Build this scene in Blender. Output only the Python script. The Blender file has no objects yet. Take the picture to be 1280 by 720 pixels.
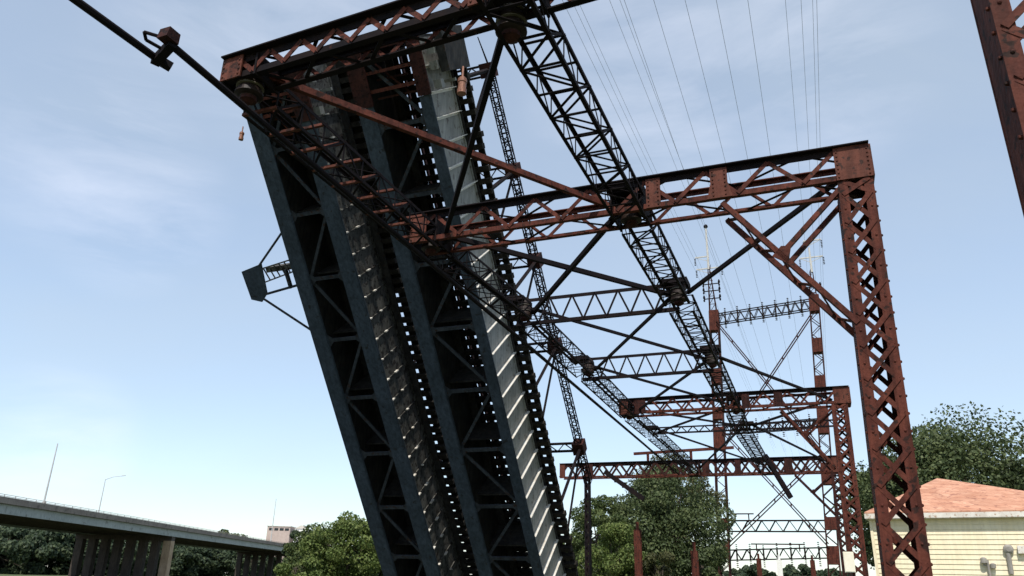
import bpy, math, random
from mathutils import Vector, Matrix
random.seed(7)
R = math.radians
sc = bpy.context.scene
COL = sc.collection

# ------------------------------------------------------------------ frames of the place
TH = 0.3829                                    # azimuth of the railway line
t = Vector((math.sin(TH), math.cos(TH), 0)); b = Vector((math.cos(TH), -math.sin(TH), 0)); K = Vector((0, 0, 1))
SKEW = 0.0
def T(s, l, z): return (s+SKEW*(l+8.4))*t + l*b + z*K         # along the line, across it, height above the eye
LA = 0.6756                                    # lean of the raised leaf
d = math.cos(LA)*K - math.sin(LA)*t; n = math.cos(LA)*t + math.sin(LA)*K
SB = 30.0
def LF(u, l, nn): return SB*t + u*d + nn*n + l*b   # along the leaf, across, towards its track side
GZ = -1.9                                      # bank level

# ------------------------------------------------------------------ materials
def mat(name, c1, c2=None, c3=None, scale=3.0, rough=0.7, bump=0.0, amt3=0.62, metallic=0.0, stretch=None, spec=0.3, streak=0.0):
    m = bpy.data.materials.new(name); m.use_nodes = True
    nt = m.node_tree; N = nt.nodes; L = nt.links
    bs = N['Principled BSDF']; bs.inputs['Roughness'].default_value = rough; bs.inputs['Metallic'].default_value = metallic
    bs.inputs['Specular IOR Level'].default_value = spec
    if c2 is None:
        bs.inputs['Base Color'].default_value = (*c1, 1); return m
    g = N.new('ShaderNodeNewGeometry'); mp = N.new('ShaderNodeMapping')
    L.new(g.outputs['Position'], mp.inputs['Vector'])
    if stretch: mp.inputs['Scale'].default_value = stretch
    no = N.new('ShaderNodeTexNoise'); no.inputs['Scale'].default_value = scale; no.inputs['Detail'].default_value = 7; no.inputs['Roughness'].default_value = .65
    L.new(mp.outputs[0], no.inputs['Vector'])
    r = N.new('ShaderNodeValToRGB'); e = r.color_ramp.elements
    e[0].position = .36; e[0].color = (*c1, 1); e[1].position = .6; e[1].color = (*c2, 1)
    L.new(no.outputs[0], r.inputs[0]); out = r.outputs[0]
    if c3:
        n2 = N.new('ShaderNodeTexNoise'); n2.inputs['Scale'].default_value = scale*3.7; n2.inputs['Detail'].default_value = 5
        L.new(mp.outputs[0], n2.inputs['Vector'])
        r2 = N.new('ShaderNodeValToRGB'); r2.color_ramp.elements[0].position = amt3; r2.color_ramp.elements[1].position = amt3+.06
        L.new(n2.outputs[0], r2.inputs[0])
        mx = N.new('ShaderNodeMixRGB'); L.new(r2.outputs[0], mx.inputs[0]); L.new(out, mx.inputs[1]); mx.inputs[2].default_value = (*c3, 1)
        out = mx.outputs[0]
    if streak:
        m4 = N.new('ShaderNodeMapping'); m4.inputs['Scale'].default_value = (5, 5, .55); L.new(g.outputs['Position'], m4.inputs['Vector'])
        n4 = N.new('ShaderNodeTexNoise'); n4.inputs['Scale'].default_value = 1.6; n4.inputs['Detail'].default_value = 6; n4.inputs['Roughness'].default_value = .7; L.new(m4.outputs[0], n4.inputs['Vector'])
        r4 = N.new('ShaderNodeValToRGB'); e4 = r4.color_ramp.elements; v = 1-streak
        e4[0].position = .40; e4[0].color = (v, v, v, 1); e4[1].position = .60; e4[1].color = (1.0, 1.0, 1.0, 1)
        L.new(n4.outputs[0], r4.inputs[0]); x4 = N.new('ShaderNodeMixRGB'); x4.blend_type = 'MULTIPLY'; x4.inputs[0].default_value = 1
        L.new(out, x4.inputs[1]); L.new(r4.outputs[0], x4.inputs[2]); out = x4.outputs[0]
    L.new(out, bs.inputs['Base Color'])
    if bump:
        bm = N.new('ShaderNodeBump'); bm.inputs['Strength'].default_value = bump; bm.inputs['Distance'].default_value = .03
        n3 = N.new('ShaderNodeTexNoise'); n3.inputs['Scale'].default_value = scale*6; n3.inputs['Detail'].default_value = 4
        L.new(mp.outputs[0], n3.inputs['Vector']); L.new(n3.outputs[0], bm.inputs['Height']); L.new(bm.outputs[0], bs.inputs['Normal'])
    return m
M = {}
M['rust'] = mat('oxide_red_paint', (.074, .020, .014), (.118, .033, .021), (.032, .014, .011), 2.2, .75, .35, .57, spec=.15, streak=.45)
M['rustdark'] = mat('weathered_red_paint', (.028, .011, .010), (.056, .018, .014), (.014, .008, .008), 2.6, .75, .3, .58, spec=.12, streak=.4)
M['plate'] = mat('red_plate_paint', (.098, .029, .019), (.130, .042, .027), (.046, .019, .014), 2.0, .7, .25, .57, spec=.15, streak=.4)
M['black'] = mat('black_steel', (.007, .006, .008), (.014, .009, .009), (.035, .014, .011), 2.4, .8, .2, .66, spec=.08)  # near black with scattered red-brown flecks
M['rod'] = mat('dark_rod_paint', (.007, .006, .008), (.013, .009, .010), None, 3, .8, spec=.08)
M['blue'] = mat('bridge_blue_paint', (.034, .045, .058), (.048, .062, .081), (.028, .031, .035), 1.3, .6, .12, .62, spec=.15, streak=.38)
M['blued'] = mat('grimy_blue_paint', (.026, .030, .036), (.044, .050, .058), (.036, .022, .017), 1.8, .7, .15, .58, spec=.12, streak=.4)
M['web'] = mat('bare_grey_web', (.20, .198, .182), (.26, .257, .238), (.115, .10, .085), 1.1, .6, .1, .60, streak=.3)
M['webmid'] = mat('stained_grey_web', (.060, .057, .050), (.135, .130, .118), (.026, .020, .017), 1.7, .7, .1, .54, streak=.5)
M['dark'] = mat('dark_grey_steel', (.026, .026, .027), (.050, .047, .044), (.052, .036, .027), 2, .8, 0, .6, 0, None, .1, .4)  # dark grey with faint brown flecks
M['tie'] = mat('creosoted_timber', (.016, .014, .012), (.034, .029, .024), None, 4, .9, .2, .6, 0, None, .1, .3)
M['stiff'] = mat('pale_angle_and_fleck', (.50, .46, .40), (.62, .60, .56), (.30, .20, .14), 3, .5, 0, .64)  # stiffeners, and the flecks that stand for points of light
M['rubber'] = mat('brown_porcelain', (.014, .009, .008), (.026, .015, .012), None, 5, .55, spec=.2)
M['band'] = mat('metal_band', (.09, .075, .06), (.15, .13, .105), None, 6, .5)
M['copper'] = mat('copper_lantern', (.17, .07, .045), (.26, .12, .075), (.09, .04, .03), 7, .4, 0, .6, .2)
M['tan'] = mat('sunlit_tan_concrete', (.34, .24, .16), (.42, .31, .22), (.24, .17, .12), .5, .85, .1, .6, streak=.3)
M['concrete'] = mat('old_concrete', (.30, .25, .20), (.38, .33, .27), (.22, .18, .15), .5, .85, .1)
M['deckc'] = mat('deck_concrete', (.22, .20, .19), (.28, .26, .245), (.15, .14, .13), .25, .8, 0, .6, streak=.3)
M['parapet'] = mat('stained_parapet', (.20, .165, .15), (.26, .22, .20), (.13, .11, .10), .25, .8, 0, .6, streak=.3)
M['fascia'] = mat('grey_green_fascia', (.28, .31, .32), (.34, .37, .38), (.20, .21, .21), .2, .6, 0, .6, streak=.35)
M['under'] = mat('brown_girder_and_shaded_pier', (.055, .043, .038), (.085, .066, .056), None, .3, .8, 0, .6, streak=.4)  # girders, and rear pier columns with under-deck shade put into the colour
M['rail'] = mat('pinkish_rail', (.42, .33, .29), (.5, .40, .35), None, .4, .6)
M['galv'] = mat('lamp_galvanised', (.40, .40, .40), (.48, .48, .47), None, 1, .5)
M['white'] = mat('white_paint', (.72, .70, .66), (.80, .79, .76), None, 1, .5)
M['dcar'] = mat('dark_car_paint', (.03, .02, .025), (.04, .028, .03), None, 1, .3)
M['glass'] = mat('dark_glass', (.02, .025, .03), None, None, 1, .1)
M['tyre'] = mat('black_tyre', (.015, .015, .015), None, None, 1, .9)
M['siding'] = mat('cream_siding', (.80, .69, .48), (.85, .75, .55), (.68, .56, .42), .8, .55, 0, .66, streak=.12)
M['trim'] = mat('weathered_fascia', (.55, .50, .44), (.70, .66, .60), (.42, .30, .22), 2.5, .6, 0, .58)
M['meter'] = mat('grey_meter', (.22, .20, .18), (.30, .28, .25), None, 4, .5)
M['cream'] = mat('cream_enamel', (.72, .66, .52), (.78, .72, .60), None, 2, .4)
M['bark'] = mat('bark', (.06, .045, .035), (.10, .08, .06), None, 4, .9, .3)
M['towerw'] = mat('tower_white_steel', (.42, .40, .37), (.52, .50, .47), None, 2, .6)
M['wire'] = mat('wire_aluminium', (.22, .24, .28), None, None, 1, .5)
M['grass'] = mat('bank_grass', (.07, .10, .035), (.12, .13, .06), (.18, .15, .11), .25, .95)

def roofmat():
    m = mat('terracotta_shingles', (.50, .24, .15), (.60, .33, .22), (.36, .17, .115), 1.2, .85, .1, .58)
    nt = m.node_tree; N = nt.nodes; L = nt.links
    g = N.new('ShaderNodeNewGeometry'); w = N.new('ShaderNodeTexBrick')
    mp = N.new('ShaderNodeMapping'); mp.inputs['Rotation'].default_value = (R(62), 0, TH)
    L.new(g.outputs['Position'], mp.inputs['Vector']); L.new(mp.outputs[0], w.inputs['Vector'])
    w.inputs['Scale'].default_value = 1.6; w.inputs['Mortar Size'].default_value = .015
    w.inputs['Color1'].default_value = (1, 1, 1, 1); w.inputs['Color2'].default_value = (.72, .68, .66, 1); w.inputs['Mortar'].default_value = (.6, .5, .45, 1)
    bs = N['Principled BSDF']; src = bs.inputs['Base Color'].links[0].from_socket
    mx = N.new('ShaderNodeMixRGB'); mx.blend_type = 'MULTIPLY'; mx.inputs[0].default_value = .8
    L.new(src, mx.inputs[1]); L.new(w.outputs['Color'], mx.inputs[2]); L.new(mx.outputs[0], bs.inputs['Base Color'])
    return m
M['roof'] = roofmat()

def leafmat(name, c1, c2, c3):
    m = bpy.data.materials.new(name); m.use_nodes = True
    nt = m.node_tree; N = nt.nodes; L = nt.links; bs = N['Principled BSDF']
    bs.inputs['Roughness'].default_value = .6; bs.inputs['Specular IOR Level'].default_value = .25
    g = N.new('ShaderNodeNewGeometry')
    no = N.new('ShaderNodeTexNoise'); no.inputs['Scale'].default_value = .55; no.inputs['Detail'].default_value = 4
    L.new(g.outputs['Position'], no.inputs['Vector'])
    mx0 = N.new('ShaderNodeMath'); mx0.operation = 'MULTIPLY_ADD'; L.new(g.outputs['Random Per Island'], mx0.inputs[0]); mx0.inputs[1].default_value = .42
    sb = N.new('ShaderNodeMath'); sb.operation = 'SUBTRACT'; L.new(no.outputs[0], sb.inputs[0]); sb.inputs[1].default_value = .21
    L.new(sb.outputs[0], mx0.inputs[2])
    r = N.new('ShaderNodeValToRGB'); e = r.color_ramp.elements
    e[0].position = .30; e[0].color = (*[x*.8 for x in c1], 1); e[1].position = .70; e[1].color = (*c3, 1); q = e.new(.5); q.color = (*c2, 1)
    L.new(mx0.outputs[0], r.inputs[0]); L.new(r.outputs[0], bs.inputs['Base Color'])
    tr = N.new('ShaderNodeBsdfTranslucent'); L.new(r.outputs[0], tr.inputs[0])
    ms = N.new('ShaderNodeMixShader'); ms.inputs[0].default_value = .3
    L.new(bs.outputs[0], ms.inputs[1]); L.new(tr.outputs[0], ms.inputs[2])
    L.new(ms.outputs[0], N['Material Output'].inputs['Surface'])
    return m
M['leafdark'] = leafmat('dark_oak_leaves', (.042, .060, .022), (.066, .092, .034), (.115, .140, .055))
M['leafmid'] = leafmat('mid_green_leaves', (.045, .068, .022), (.072, .102, .032), (.12, .145, .05))
M['leafbright'] = leafmat('bright_green_leaves', (.062, .095, .022), (.105, .145, .034), (.155, .185, .055))
M['leafolive'] = leafmat('olive_leaves', (.050, .056, .022), (.080, .085, .032), (.125, .118, .048))
M['leaffar'] = leafmat('far_leaves', (.030, .048, .028), (.048, .072, .038), (.08, .105, .05))

# ------------------------------------------------------------------ mesh builder
class MB:
    def __init__(s): s.v = []; s.f = []
    def box8(s, P):
        o = len(s.v); s.v += [tuple(p) for p in P]
        s.f += [(o, o+3, o+2, o+1), (o+4, o+5, o+6, o+7), (o, o+1, o+5, o+4), (o+1, o+2, o+6, o+5), (o+2, o+3, o+7, o+6), (o+3, o, o+4, o+7)]
        return s
    def bar(s, p, q, w, h, up=K):
        p = Vector(p); q = Vector(q); x = q-p
        if x.length < 1e-6: return s
        x.normalize(); y = Vector(up).cross(x)
        if y.length < 1e-4: y = Vector((1, .3, 0)).cross(x)
        y.normalize(); z = x.cross(y); y = y*(w/2); z = z*(h/2)
        return s.box8([p-y-z, p+y-z, p+y+z, p-y+z, q-y-z, q+y-z, q+y+z, q-y+z])
    def angle(s, p, q, a, th, y, z):           # an L section; legs run from the corner along y and along z
        p = Vector(p); q = Vector(q)
        y = Vector(y).normalized(); z = Vector(z).normalized()
        s.box8([p, p+y*a, p+y*a+z*th, p+z*th, q, q+y*a, q+y*a+z*th, q+z*th])
        return s.box8([p+z*th, p+y*th+z*th, p+y*th+z*a, p+z*a, q+z*th, q+y*th+z*th, q+y*th+z*a, q+z*a])
    def slab(s, pts, off):                     # polygon with thickness
        o = len(s.v); k = len(pts); off = Vector(off)
        s.v += [tuple(Vector(p)) for p in pts] + [tuple(Vector(p)+off) for p in pts]
        s.f += [tuple(range(o, o+k))[::-1], tuple(range(o+k, o+2*k))]
        for i in range(k):
            j = (i+1) % k; s.f.append((o+i, o+j, o+k+j, o+k+i))
        return s
    def quad(s, a, b_, c, e):
        o = len(s.v); s.v += [tuple(a), tuple(b_), tuple(c), tuple(e)]; s.f.append((o, o+1, o+2, o+3)); return s
    def tube(s, p, q, r0, r1=None, k=8, caps=True):
        r1 = r0 if r1 is None else r1
        p = Vector(p); q = Vector(q); x = (q-p)
        if x.length < 1e-6: return s
        x.normalize(); y = K.cross(x)
        if y.length < 1e-3: y = Vector((1, 0, 0))
        y.normalize(); z = x.cross(y); o = len(s.v)
        for c, r in ((p, r0), (q, r1)):
            for i in range(k):
                a = 2*math.pi*i/k; s.v.append(tuple(c + y*(r*math.cos(a)) + z*(r*math.sin(a))))
        for i in range(k):
            j = (i+1) % k; s.f.append((o+i, o+j, o+k+j, o+k+i))
        if caps: s.f += [tuple(range(o, o+k))[::-1], tuple(range(o+k, o+2*k))]
        return s
    def lathe(s, c, prof, k=18, ax=K):
        c = Vector(c); ax = Vector(ax).normalized(); y = ax.cross(Vector((.31, .95, .02))).normalized(); z = ax.cross(y); o = len(s.v)
        for r, h in prof:
            for i in range(k):
                a = 2*math.pi*i/k; s.v.append(tuple(c + ax*h + y*(r*math.cos(a)) + z*(r*math.sin(a))))
        for m in range(len(prof)-1):
            for i in range(k):
                j = (i+1) % k; s.f.append((o+m*k+i, o+m*k+j, o+(m+1)*k+j, o+(m+1)*k+i))
        s.f += [tuple(range(o, o+k))[::-1], tuple(range(o+(len(prof)-1)*k, o+len(prof)*k))]
        return s
    def build(s, name, m, parent=None, label=None, smooth=False, origin=None):
        me = bpy.data.meshes.new(name); off = Vector((0, 0, 0))
        if parent is not None:
            p = parent
            while p is not None: off += p.location; p = p.parent
        elif origin is not None: off = Vector(origin)
        elif s.v:
            xs = [v[0] for v in s.v]; ys = [v[1] for v in s.v]; off = Vector(((min(xs)+max(xs))/2, (min(ys)+max(ys))/2, min(v[2] for v in s.v)))
        me.from_pydata([tuple(Vector(v)-off) for v in s.v], [], s.f); me.update()
        me.materials.append(M[m] if isinstance(m, str) else m)
        if smooth: me.polygons.foreach_set('use_smooth', [True]*len(me.polygons))
        o = bpy.data.objects.new(name, me); COL.objects.link(o)
        if parent is not None: o.parent = parent
        else: o.location = off
        if label: o['label'] = label
        return o
def tag(o, label=None, cat=None, group=None, kind=None):
    if label: o['label'] = label
    if cat: o['category'] = cat
    if group: o['group'] = group
    if kind: o['kind'] = kind
    return o
def thing(name, loc, label, cat, group=None):
    o = bpy.data.objects.new(name, None); COL.objects.link(o); o.location = loc; o.empty_display_size = .3
    return tag(o, label, cat, group)
def copy_tree(o, parent=None):
    c = o.copy(); COL.objects.link(c); c.parent = parent
    for ch in [x for x in bpy.data.objects if x.parent == o]: copy_tree(ch, c)
    return c

# ------------------------------------------------------------------ setting: ground, river
g = MB()
def gh(s, l):
    ch = max(0, min(1, min((s-3.5)/2.5, (28-s)/2.5))) * max(0, min(1, (-1.2-l)/2.0))
    return GZ - 3.2*ch
ss = [-600, -200, -60, -15, 0, 3, 4, 5, 6, 7, 12, 18, 24, 25.5, 27, 28, 29, 32, 40, 60, 90, 140, 250, 600, 2500]
ls = [-2500, -600, -250, -120, -60, -30, -18, -10, -5, -3.2, -2.4, -1.6, -1.0, 0, 3, 8, 16, 30, 60, 150, 500, 2500]
for s_ in ss:
    for l_ in ls:
        g.v.append(tuple(T(s_, l_, gh(s_, l_))))
for i in range(len(ss)-1):
    for j in range(len(ls)-1):
        o = i*len(ls)+j; g.f.append((o, o+1, o+len(ls)+1, o+len(ls)))
tag(g.build('ground', 'grass', origin=(0, 0, 0)), kind='structure')
wm = bpy.data.materials.new('river_water'); wm.use_nodes = True
bs = wm.node_tree.nodes['Principled BSDF']; bs.inputs['Base Color'].default_value = (.03, .045, .04, 1); bs.inputs['Roughness'].default_value = .12
no = wm.node_tree.nodes.new('ShaderNodeTexNoise'); no.inputs['Scale'].default_value = 1.4
bp = wm.node_tree.nodes.new('ShaderNodeBump'); bp.inputs['Strength'].default_value = .3
wm.node_tree.links.new(no.outputs[0], bp.inputs['Height']); wm.node_tree.links.new(bp.outputs[0], bs.inputs['Normal'])
w = MB(); w.quad(T(2, -2500, GZ-.8), T(2, -.6, GZ-.8), T(29.5, -.6, GZ-.8), T(29.5, -2500, GZ-.8))
tag(w.build('river', wm), kind='structure')

# ------------------------------------------------------------------ lattice helpers
def lattice_col(root, s, lb, lt, z0, z1, dep, wb, wt, mname='rust', pitch=.60, fl=.17, rivets=True):
    """box column: two channel sides with flanges, X lacing front and back"""
    def P(l_, s_, z): return T(s_, l_, z)
    col = MB(); cb = .02
    def lx(z, side):
        f = (z-z0)/(z1-z0); c = lb+(lt-lb)*f; w_ = wb+(wt-wb)*f
        return c + side*w_/2
    for side in (-1, 1):
        a0 = lx(z0, side); a1 = lx(z1, side)
        col.bar(P(a0-side*cb, s+dep/2, z0), P(a1-side*cb, s+dep/2, z1), dep, .03, b)       # side web
        for sf in (s, s+dep):                                                              # flanges
            col.bar(P(a0-side*fl/2, sf, z0), P(a1-side*fl/2, sf, z1), fl, .035, t)
    lacs = (MB(), MB()); z = z0; k = 0
    while z < z1-.05:
        zn = min(z+pitch, z1)
        for lac, sf in ((lacs[0], s-.03), (lacs[1], s+dep+.03)):
            i = .07
            lac.bar(P(lx(z, -1)+i, sf, z), P(lx(zn, 1)-i, sf, zn), .088, .012, t)
            lac.bar(P(lx(z, 1)-i, sf+.014, z), P(lx(zn, -1)+i, sf+.014, zn), .088, .012, t)
        z = zn; k += 1
    if rivets:
        rv = col; z = z0
        while z < z1:
            for side in (-1, 1):
                q = P(lx(z, side)+side*.012, s+.05, z); rv.lathe(q, [(.001, .02), (.022, .012), (.026, 0), (.026, -.02)], 6, b*side)
                q = P(lx(z, side)-side*fl*.5, s-.018, z); rv.lathe(q, [(.001, .02), (.020, .012), (.024, 0), (.024, -.02)], 6, -t)
            z += pitch/2
    c = col.build('column', mname, root)
    for lac in lacs: lac.build('lacing', mname, c)
    return c

def box_lattice(root, p, q, w, h, wv, hv, pitch, cs, ls_, mc, ml, mr=None):
    """four chords and lacing on all four faces, between two centre points"""
    p = Vector(p); q = Vector(q); ax = (q-p); Ln = ax.length; ax.normalize(); wv = Vector(wv).normalized(); hv = Vector(hv).normalized()
    for sw in (-1, 1):
        for sh in (-1, 1):
            o = wv*(sw*w/2)+hv*(sh*h/2); ch = MB()
            ch.angle(p+o, q+o, cs, cs*.2, -wv*sw, -hv*sh)
            ch.build('chord', mc, root)
    lac = MB(); rg = []; N_ = max(2, round(Ln/pitch)); dl = Ln/N_
    for i in range(N_):
        a = p+ax*(dl*i); c = p+ax*(dl*(i+1)); mid = (a+c)/2
        e = .004
        for sw in (-1, 1):
            o = wv*(sw*(w/2-cs*.25))
            y0, y1 = (a, c) if (i+(sw > 0)) % 2 else (c, a)
            lac.bar(y0+o-hv*h/2, y1+o+hv*h/2, ls_, ls_*.25, wv); lac.bar(a+o-hv*(h/2-e), a+o+hv*(h/2-e), ls_*.8, ls_*.25, wv)
        for sh in (-1, 1):
            o = hv*(sh*(h/2-cs*.3))
            x0, x1 = (a, c) if (i+(sh > 0)) % 2 else (c, a)
            lac.bar(x0+o-wv*w/2, x1+o+wv*w/2, ls_, ls_*.25, hv)
            if mr: rg.append(MB().bar(a+o-wv*(w/2-e), a+o+wv*(w/2-e), ls_*1.3, ls_*1.1, hv))
            else: lac.bar(a+o-wv*(w/2-e), a+o+wv*(w/2-e), ls_*1.15, ls_*.3, hv)
    lac.build('lacing', ml, root)
    for q in rg: q.build('cross_bar', mr, root)

def plate(root, s, l0, l1, z0, z1, m='plate', flare=0, name='gusset_plate'):
    P = MB(); s0 = s-.055
    P.slab([T(s0, l0-flare, z0), T(s0, l1+flare, z0), T(s0, l1, (z0+z1)/2), T(s0, l1, z1), T(s0, l0, z1), T(s0, l0, (z0+z1)/2)], t*.03)
    rv = P; z = z0+.06
    while z < z1-.03:
        for l_ in (l0+.05, l1-.05): rv.lathe(T(s0-.002, l_, z), [(.001, .018), (.016, .012), (.02, 0)], 6, -t)
        z += .09
    return P.build(name, m, root)

LL, LR = -8.03, -3.2                        # the two longitudinal girders
def heavy_portal(s, l0, l1, zt, h, w, colb, colt, wb, wt, knee, nodes, label, name='catenary_portal', panel=.95, chord='black', leftcol=None, zfoot=GZ-.1, pitch=.60, lace='rust', low='rust', endw=.62, riv=True, back=None, ):
    root = thing(name, T(s, colb, zfoot), label, 'portal', 'heavy catenary portals across the tracks')
    sf, sb_ = s, s+w; zb = zt-h; cs = .13
    tc = MB(); bc = MB(); lacs = (MB(), MB())
    tc.angle(T(sf, l0, zt), T(sf, l1, zt), cs, .022, K*-1, t); tc.box8([T(sf-.12, l0, zt+.004), T(sf-.12, l1, zt+.004), T(sf+.14, l1, zt+.004), T(sf+.14, l0, zt+.004), T(sf-.12, l0, zt+.03), T(sf-.12, l1, zt+.03), T(sf+.14, l1, zt+.03), T(sf+.14, l0, zt+.03)])
    tc.build('top_chord', chord, root)
    tb = MB(); tb.angle(T(sb_, l0, zt), T(sb_, l1, zt), cs*.8, .02, K*-1, -t); tb.build('top_chord', back or lace, root)
    for sx, dr in ((sf, 1), (sb_, -1)):
        bc = MB(); bc.angle(T(sx, l0, zb), T(sx, l1, zb), cs*.85, .02, K, t*dr); bc.build('bottom_chord', low, root)
    N_ = max(4, round((l1-l0)/panel)); dl = (l1-l0)/N_
    for i in range(N_):
        a = l0+dl*i; c = a+dl; m = (a+c)/2
        for lac, sx, th, off in ((lacs[0], sf-.012, .085 if s < 50 else .15, 0), (lacs[1], sb_+.012, .075 if s < 50 else .13, .5*dl)):
            x = a+off if off else a
            if x+dl > l1+1e-3: continue
            lac.bar(T(sx, x, zb+.05), T(sx, x+dl/2, zt-.05), th, .014, t); lac.bar(T(sx+.016, x+dl/2, zt-.05), T(sx+.016, x+dl, zb+.05), th, .014, t)
    for lac in lacs: lac.build('lacing', lace, root)
    lb2s = (MB(), MB())
    for i in range(N_):
        a = l0+dl*i; c = a+dl
        for lb2, zz in ((lb2s[0], zb+.03), (lb2s[1], zt-.03)):
            x0, x1 = (a, c) if i % 2 else (c, a)
            lb2.bar(T(sf, x0, zz), T(sb_, x1, zz), .06, .014, K)
    for lb2 in lb2s: lb2.build('flat_lacing', 'black', root)
    ep = plate(root, s, l1-endw-.02, l1, zb-.02, zt, 'plate', 0, 'end_plate')
    e2 = MB(); e2.box8([T(sf-.03, l1+.003, zb), T(sb_+.03, l1+.003, zb), T(sb_+.03, l1+.03, zb), T(sf-.03, l1+.03, zb), T(sf-.03, l1+.003, zt-.004), T(sb_+.03, l1+.003, zt-.004), T(sb_+.03, l1+.03, zt-.004), T(sf-.03, l1+.03, zt-.004)])
    e2.build('end_cover', 'plate', root)
    bl = MB(); bl.box8([T(sf, l1-endw, zb-.03), T(sb_, l1-endw, zb-.03), T(sb_, l1, zb-.03), T(sf, l1, zb-.03), T(sf, l1-endw, zb-.006), T(sb_, l1-endw, zb-.006), T(sb_, l1, zb-.006), T(sf, l1, zb-.006)])
    bl.build('seat_plate', 'rustdark', root)
    lp = plate(root, s, l0, l0+.42, zb-.02, zt-.004, 'plate' if chord != 'none' else 'rust', 0, 'end_plate')
    for l_, wd, fl in nodes: plate(root, s-.004, l_-wd/2, l_+wd/2, zb-.02, zt-.03, 'plate' if s < 20 else 'rustdark', fl)
    for l_ in (LL, LR):                       # hanger frame that carries the drum between the two faces
        hb = MB()
        hb.box8([T(sf+.06, l_-.30, zt-.16), T(sb_-.06, l_-.30, zt-.16), T(sb_-.06, l_+.30, zt-.16), T(sf+.06, l_+.30, zt-.16), T(sf+.06, l_-.30, zt-.035), T(sb_-.06, l_-.30, zt-.035), T(sb_-.06, l_+.30, zt-.035), T(sf+.06, l_+.30, zt-.035)])
        for sx in (-.33, .33):
            hb.box8([T(sf-.03, l_+sx-.02, zb-.04), T(sb_+.03, l_+sx-.02, zb-.04), T(sb_+.03, l_+sx+.02, zb-.04), T(sf-.03, l_+sx+.02, zb-.04), T(sf-.03, l_+sx-.02, zt-.03), T(sb_+.03, l_+sx-.02, zt-.03), T(sb_+.03, l_+sx+.02, zt-.03), T(sf-.03, l_+sx+.02, zt-.03)])
        hb.build('hanger_frame', 'black' if s < 20 else 'rustdark', root)
    lattice_col(root, s, colb, colt, zfoot, zb-.035, w, wb, wt, 'rust' if lace == 'rust' else 'rustdark', pitch, rivets=riv)
    if leftcol is not None: lattice_col(root, s, leftcol, leftcol, zfoot, zb-.02, w*.5, .36, .34, 'black', .7, .07, False)
    if knee:
        (kl, kz), (cl, cz) = knee; kn = MB()
        for sx in (sf+.02, sb_-.02):
            kn.bar(T(sx, kl, kz), T(sx, cl, cz), .10, .12, t)
        N2 = 7
        for i in range(N2):
            f0, f1 = i/N2, (i+1)/N2
            A0 = T(sf, kl+(cl-kl)*f0, kz+(cz-kz)*f0); A1 = T(sb_, kl+(cl-kl)*f1, kz+(cz-kz)*f1)
            B0 = T(sb_, kl+(cl-kl)*f0, kz+(cz-kz)*f0); B1 = T(sf, kl+(cl-kl)*f1, kz+(cz-kz)*f1)
            if i % 2: kn.bar(A0, A1, .015, .07, t)
            else: kn.bar(B0, B1, .015, .07, t)
        ko = kn.build('knee_brace', 'rust' if lace == 'rust' else 'rustdark', root)
        st = MB(); mx_, mz_ = kl+(cl-kl)*.46, kz+(cz-kz)*.46
        for sx in (sf+.03, sb_-.03): st.bar(T(sx, mx_, mz_), T(sx, colt-wt*.35, zb-.1), .09, .09, t)
        st.slab([T(sf-.02, mx_-.16, mz_-.03), T(sf-.02, mx_+.12, mz_-.22), T(sf-.02, mx_+.2, mz_+.14), T(sf-.02, mx_+.02, mz_+.16)], t*-.02)
        st.build('strut', 'rust' if lace == 'rust' else 'rustdark', ko)
    return root

SKEW = -.05
heavy_portal(7.95, -8.40, 2.95, 7.87, .40, .55, 2.55, 2.46, .82, .78, None, [(-3.75, .24, 0)],
             'nearest dark red portal, its column cut off at the top right edge', panel=.62, low='black', endw=.9, back='black')
SKEW = 0.0
heavy_portal(14.3, -8.36, 1.54, 8.0, .68, .85, 1.09, 1.22, .70, .62, ((-1.25, 7.2), (.92, 4.45)), [(-1.28, .34, .08), (-2.62, .30, 0)],
             'large red portal whose tall X laced column stands left of the cream house', panel=1.25)
heavy_portal(34.6, -8.40, 1.50, 8.0, .68, .90, .93, 1.06, .72, .64, ((-1.35, 7.25), (.6, 4.7)), [(-1.35, .36, .05), (-2.7, .30, 0), (-7.4, .5, 0)],
             'middle red portal on a narrow column carrying the small cream box', panel=1.0, pitch=.5, riv=False)
M['dk'] = M['rustdark']
p6 = heavy_portal(53.95, -17.6, 1.40, 8.0, 1.0, 1.0, .95, .98, .75, .70, ((-1.6, 6.95), (.6, 4.4)), [(-1.9, .5, .1), (-5.1, .4, 0), (-7.2, .5, 0), (-15.4, .6, .05)],
             'farthest and widest dark red portal reaching left behind the raised leaf', panel=1.25, leftcol=-15.6, pitch=.55, lace='dk', low='rust', riv=False)
tr = MB(); tr.bar(T(54.3, -12.2, 8.62), T(54.3, -5.3, 8.82), .18, .18)
for l_ in (-11.2, -8.2): tr.bar(T(54.3, l_, 8.0), T(54.3, l_, 8.66+(l_+12.2)*.03), .14, .14)
tr.build('top_rail', 'rust', p6)

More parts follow.
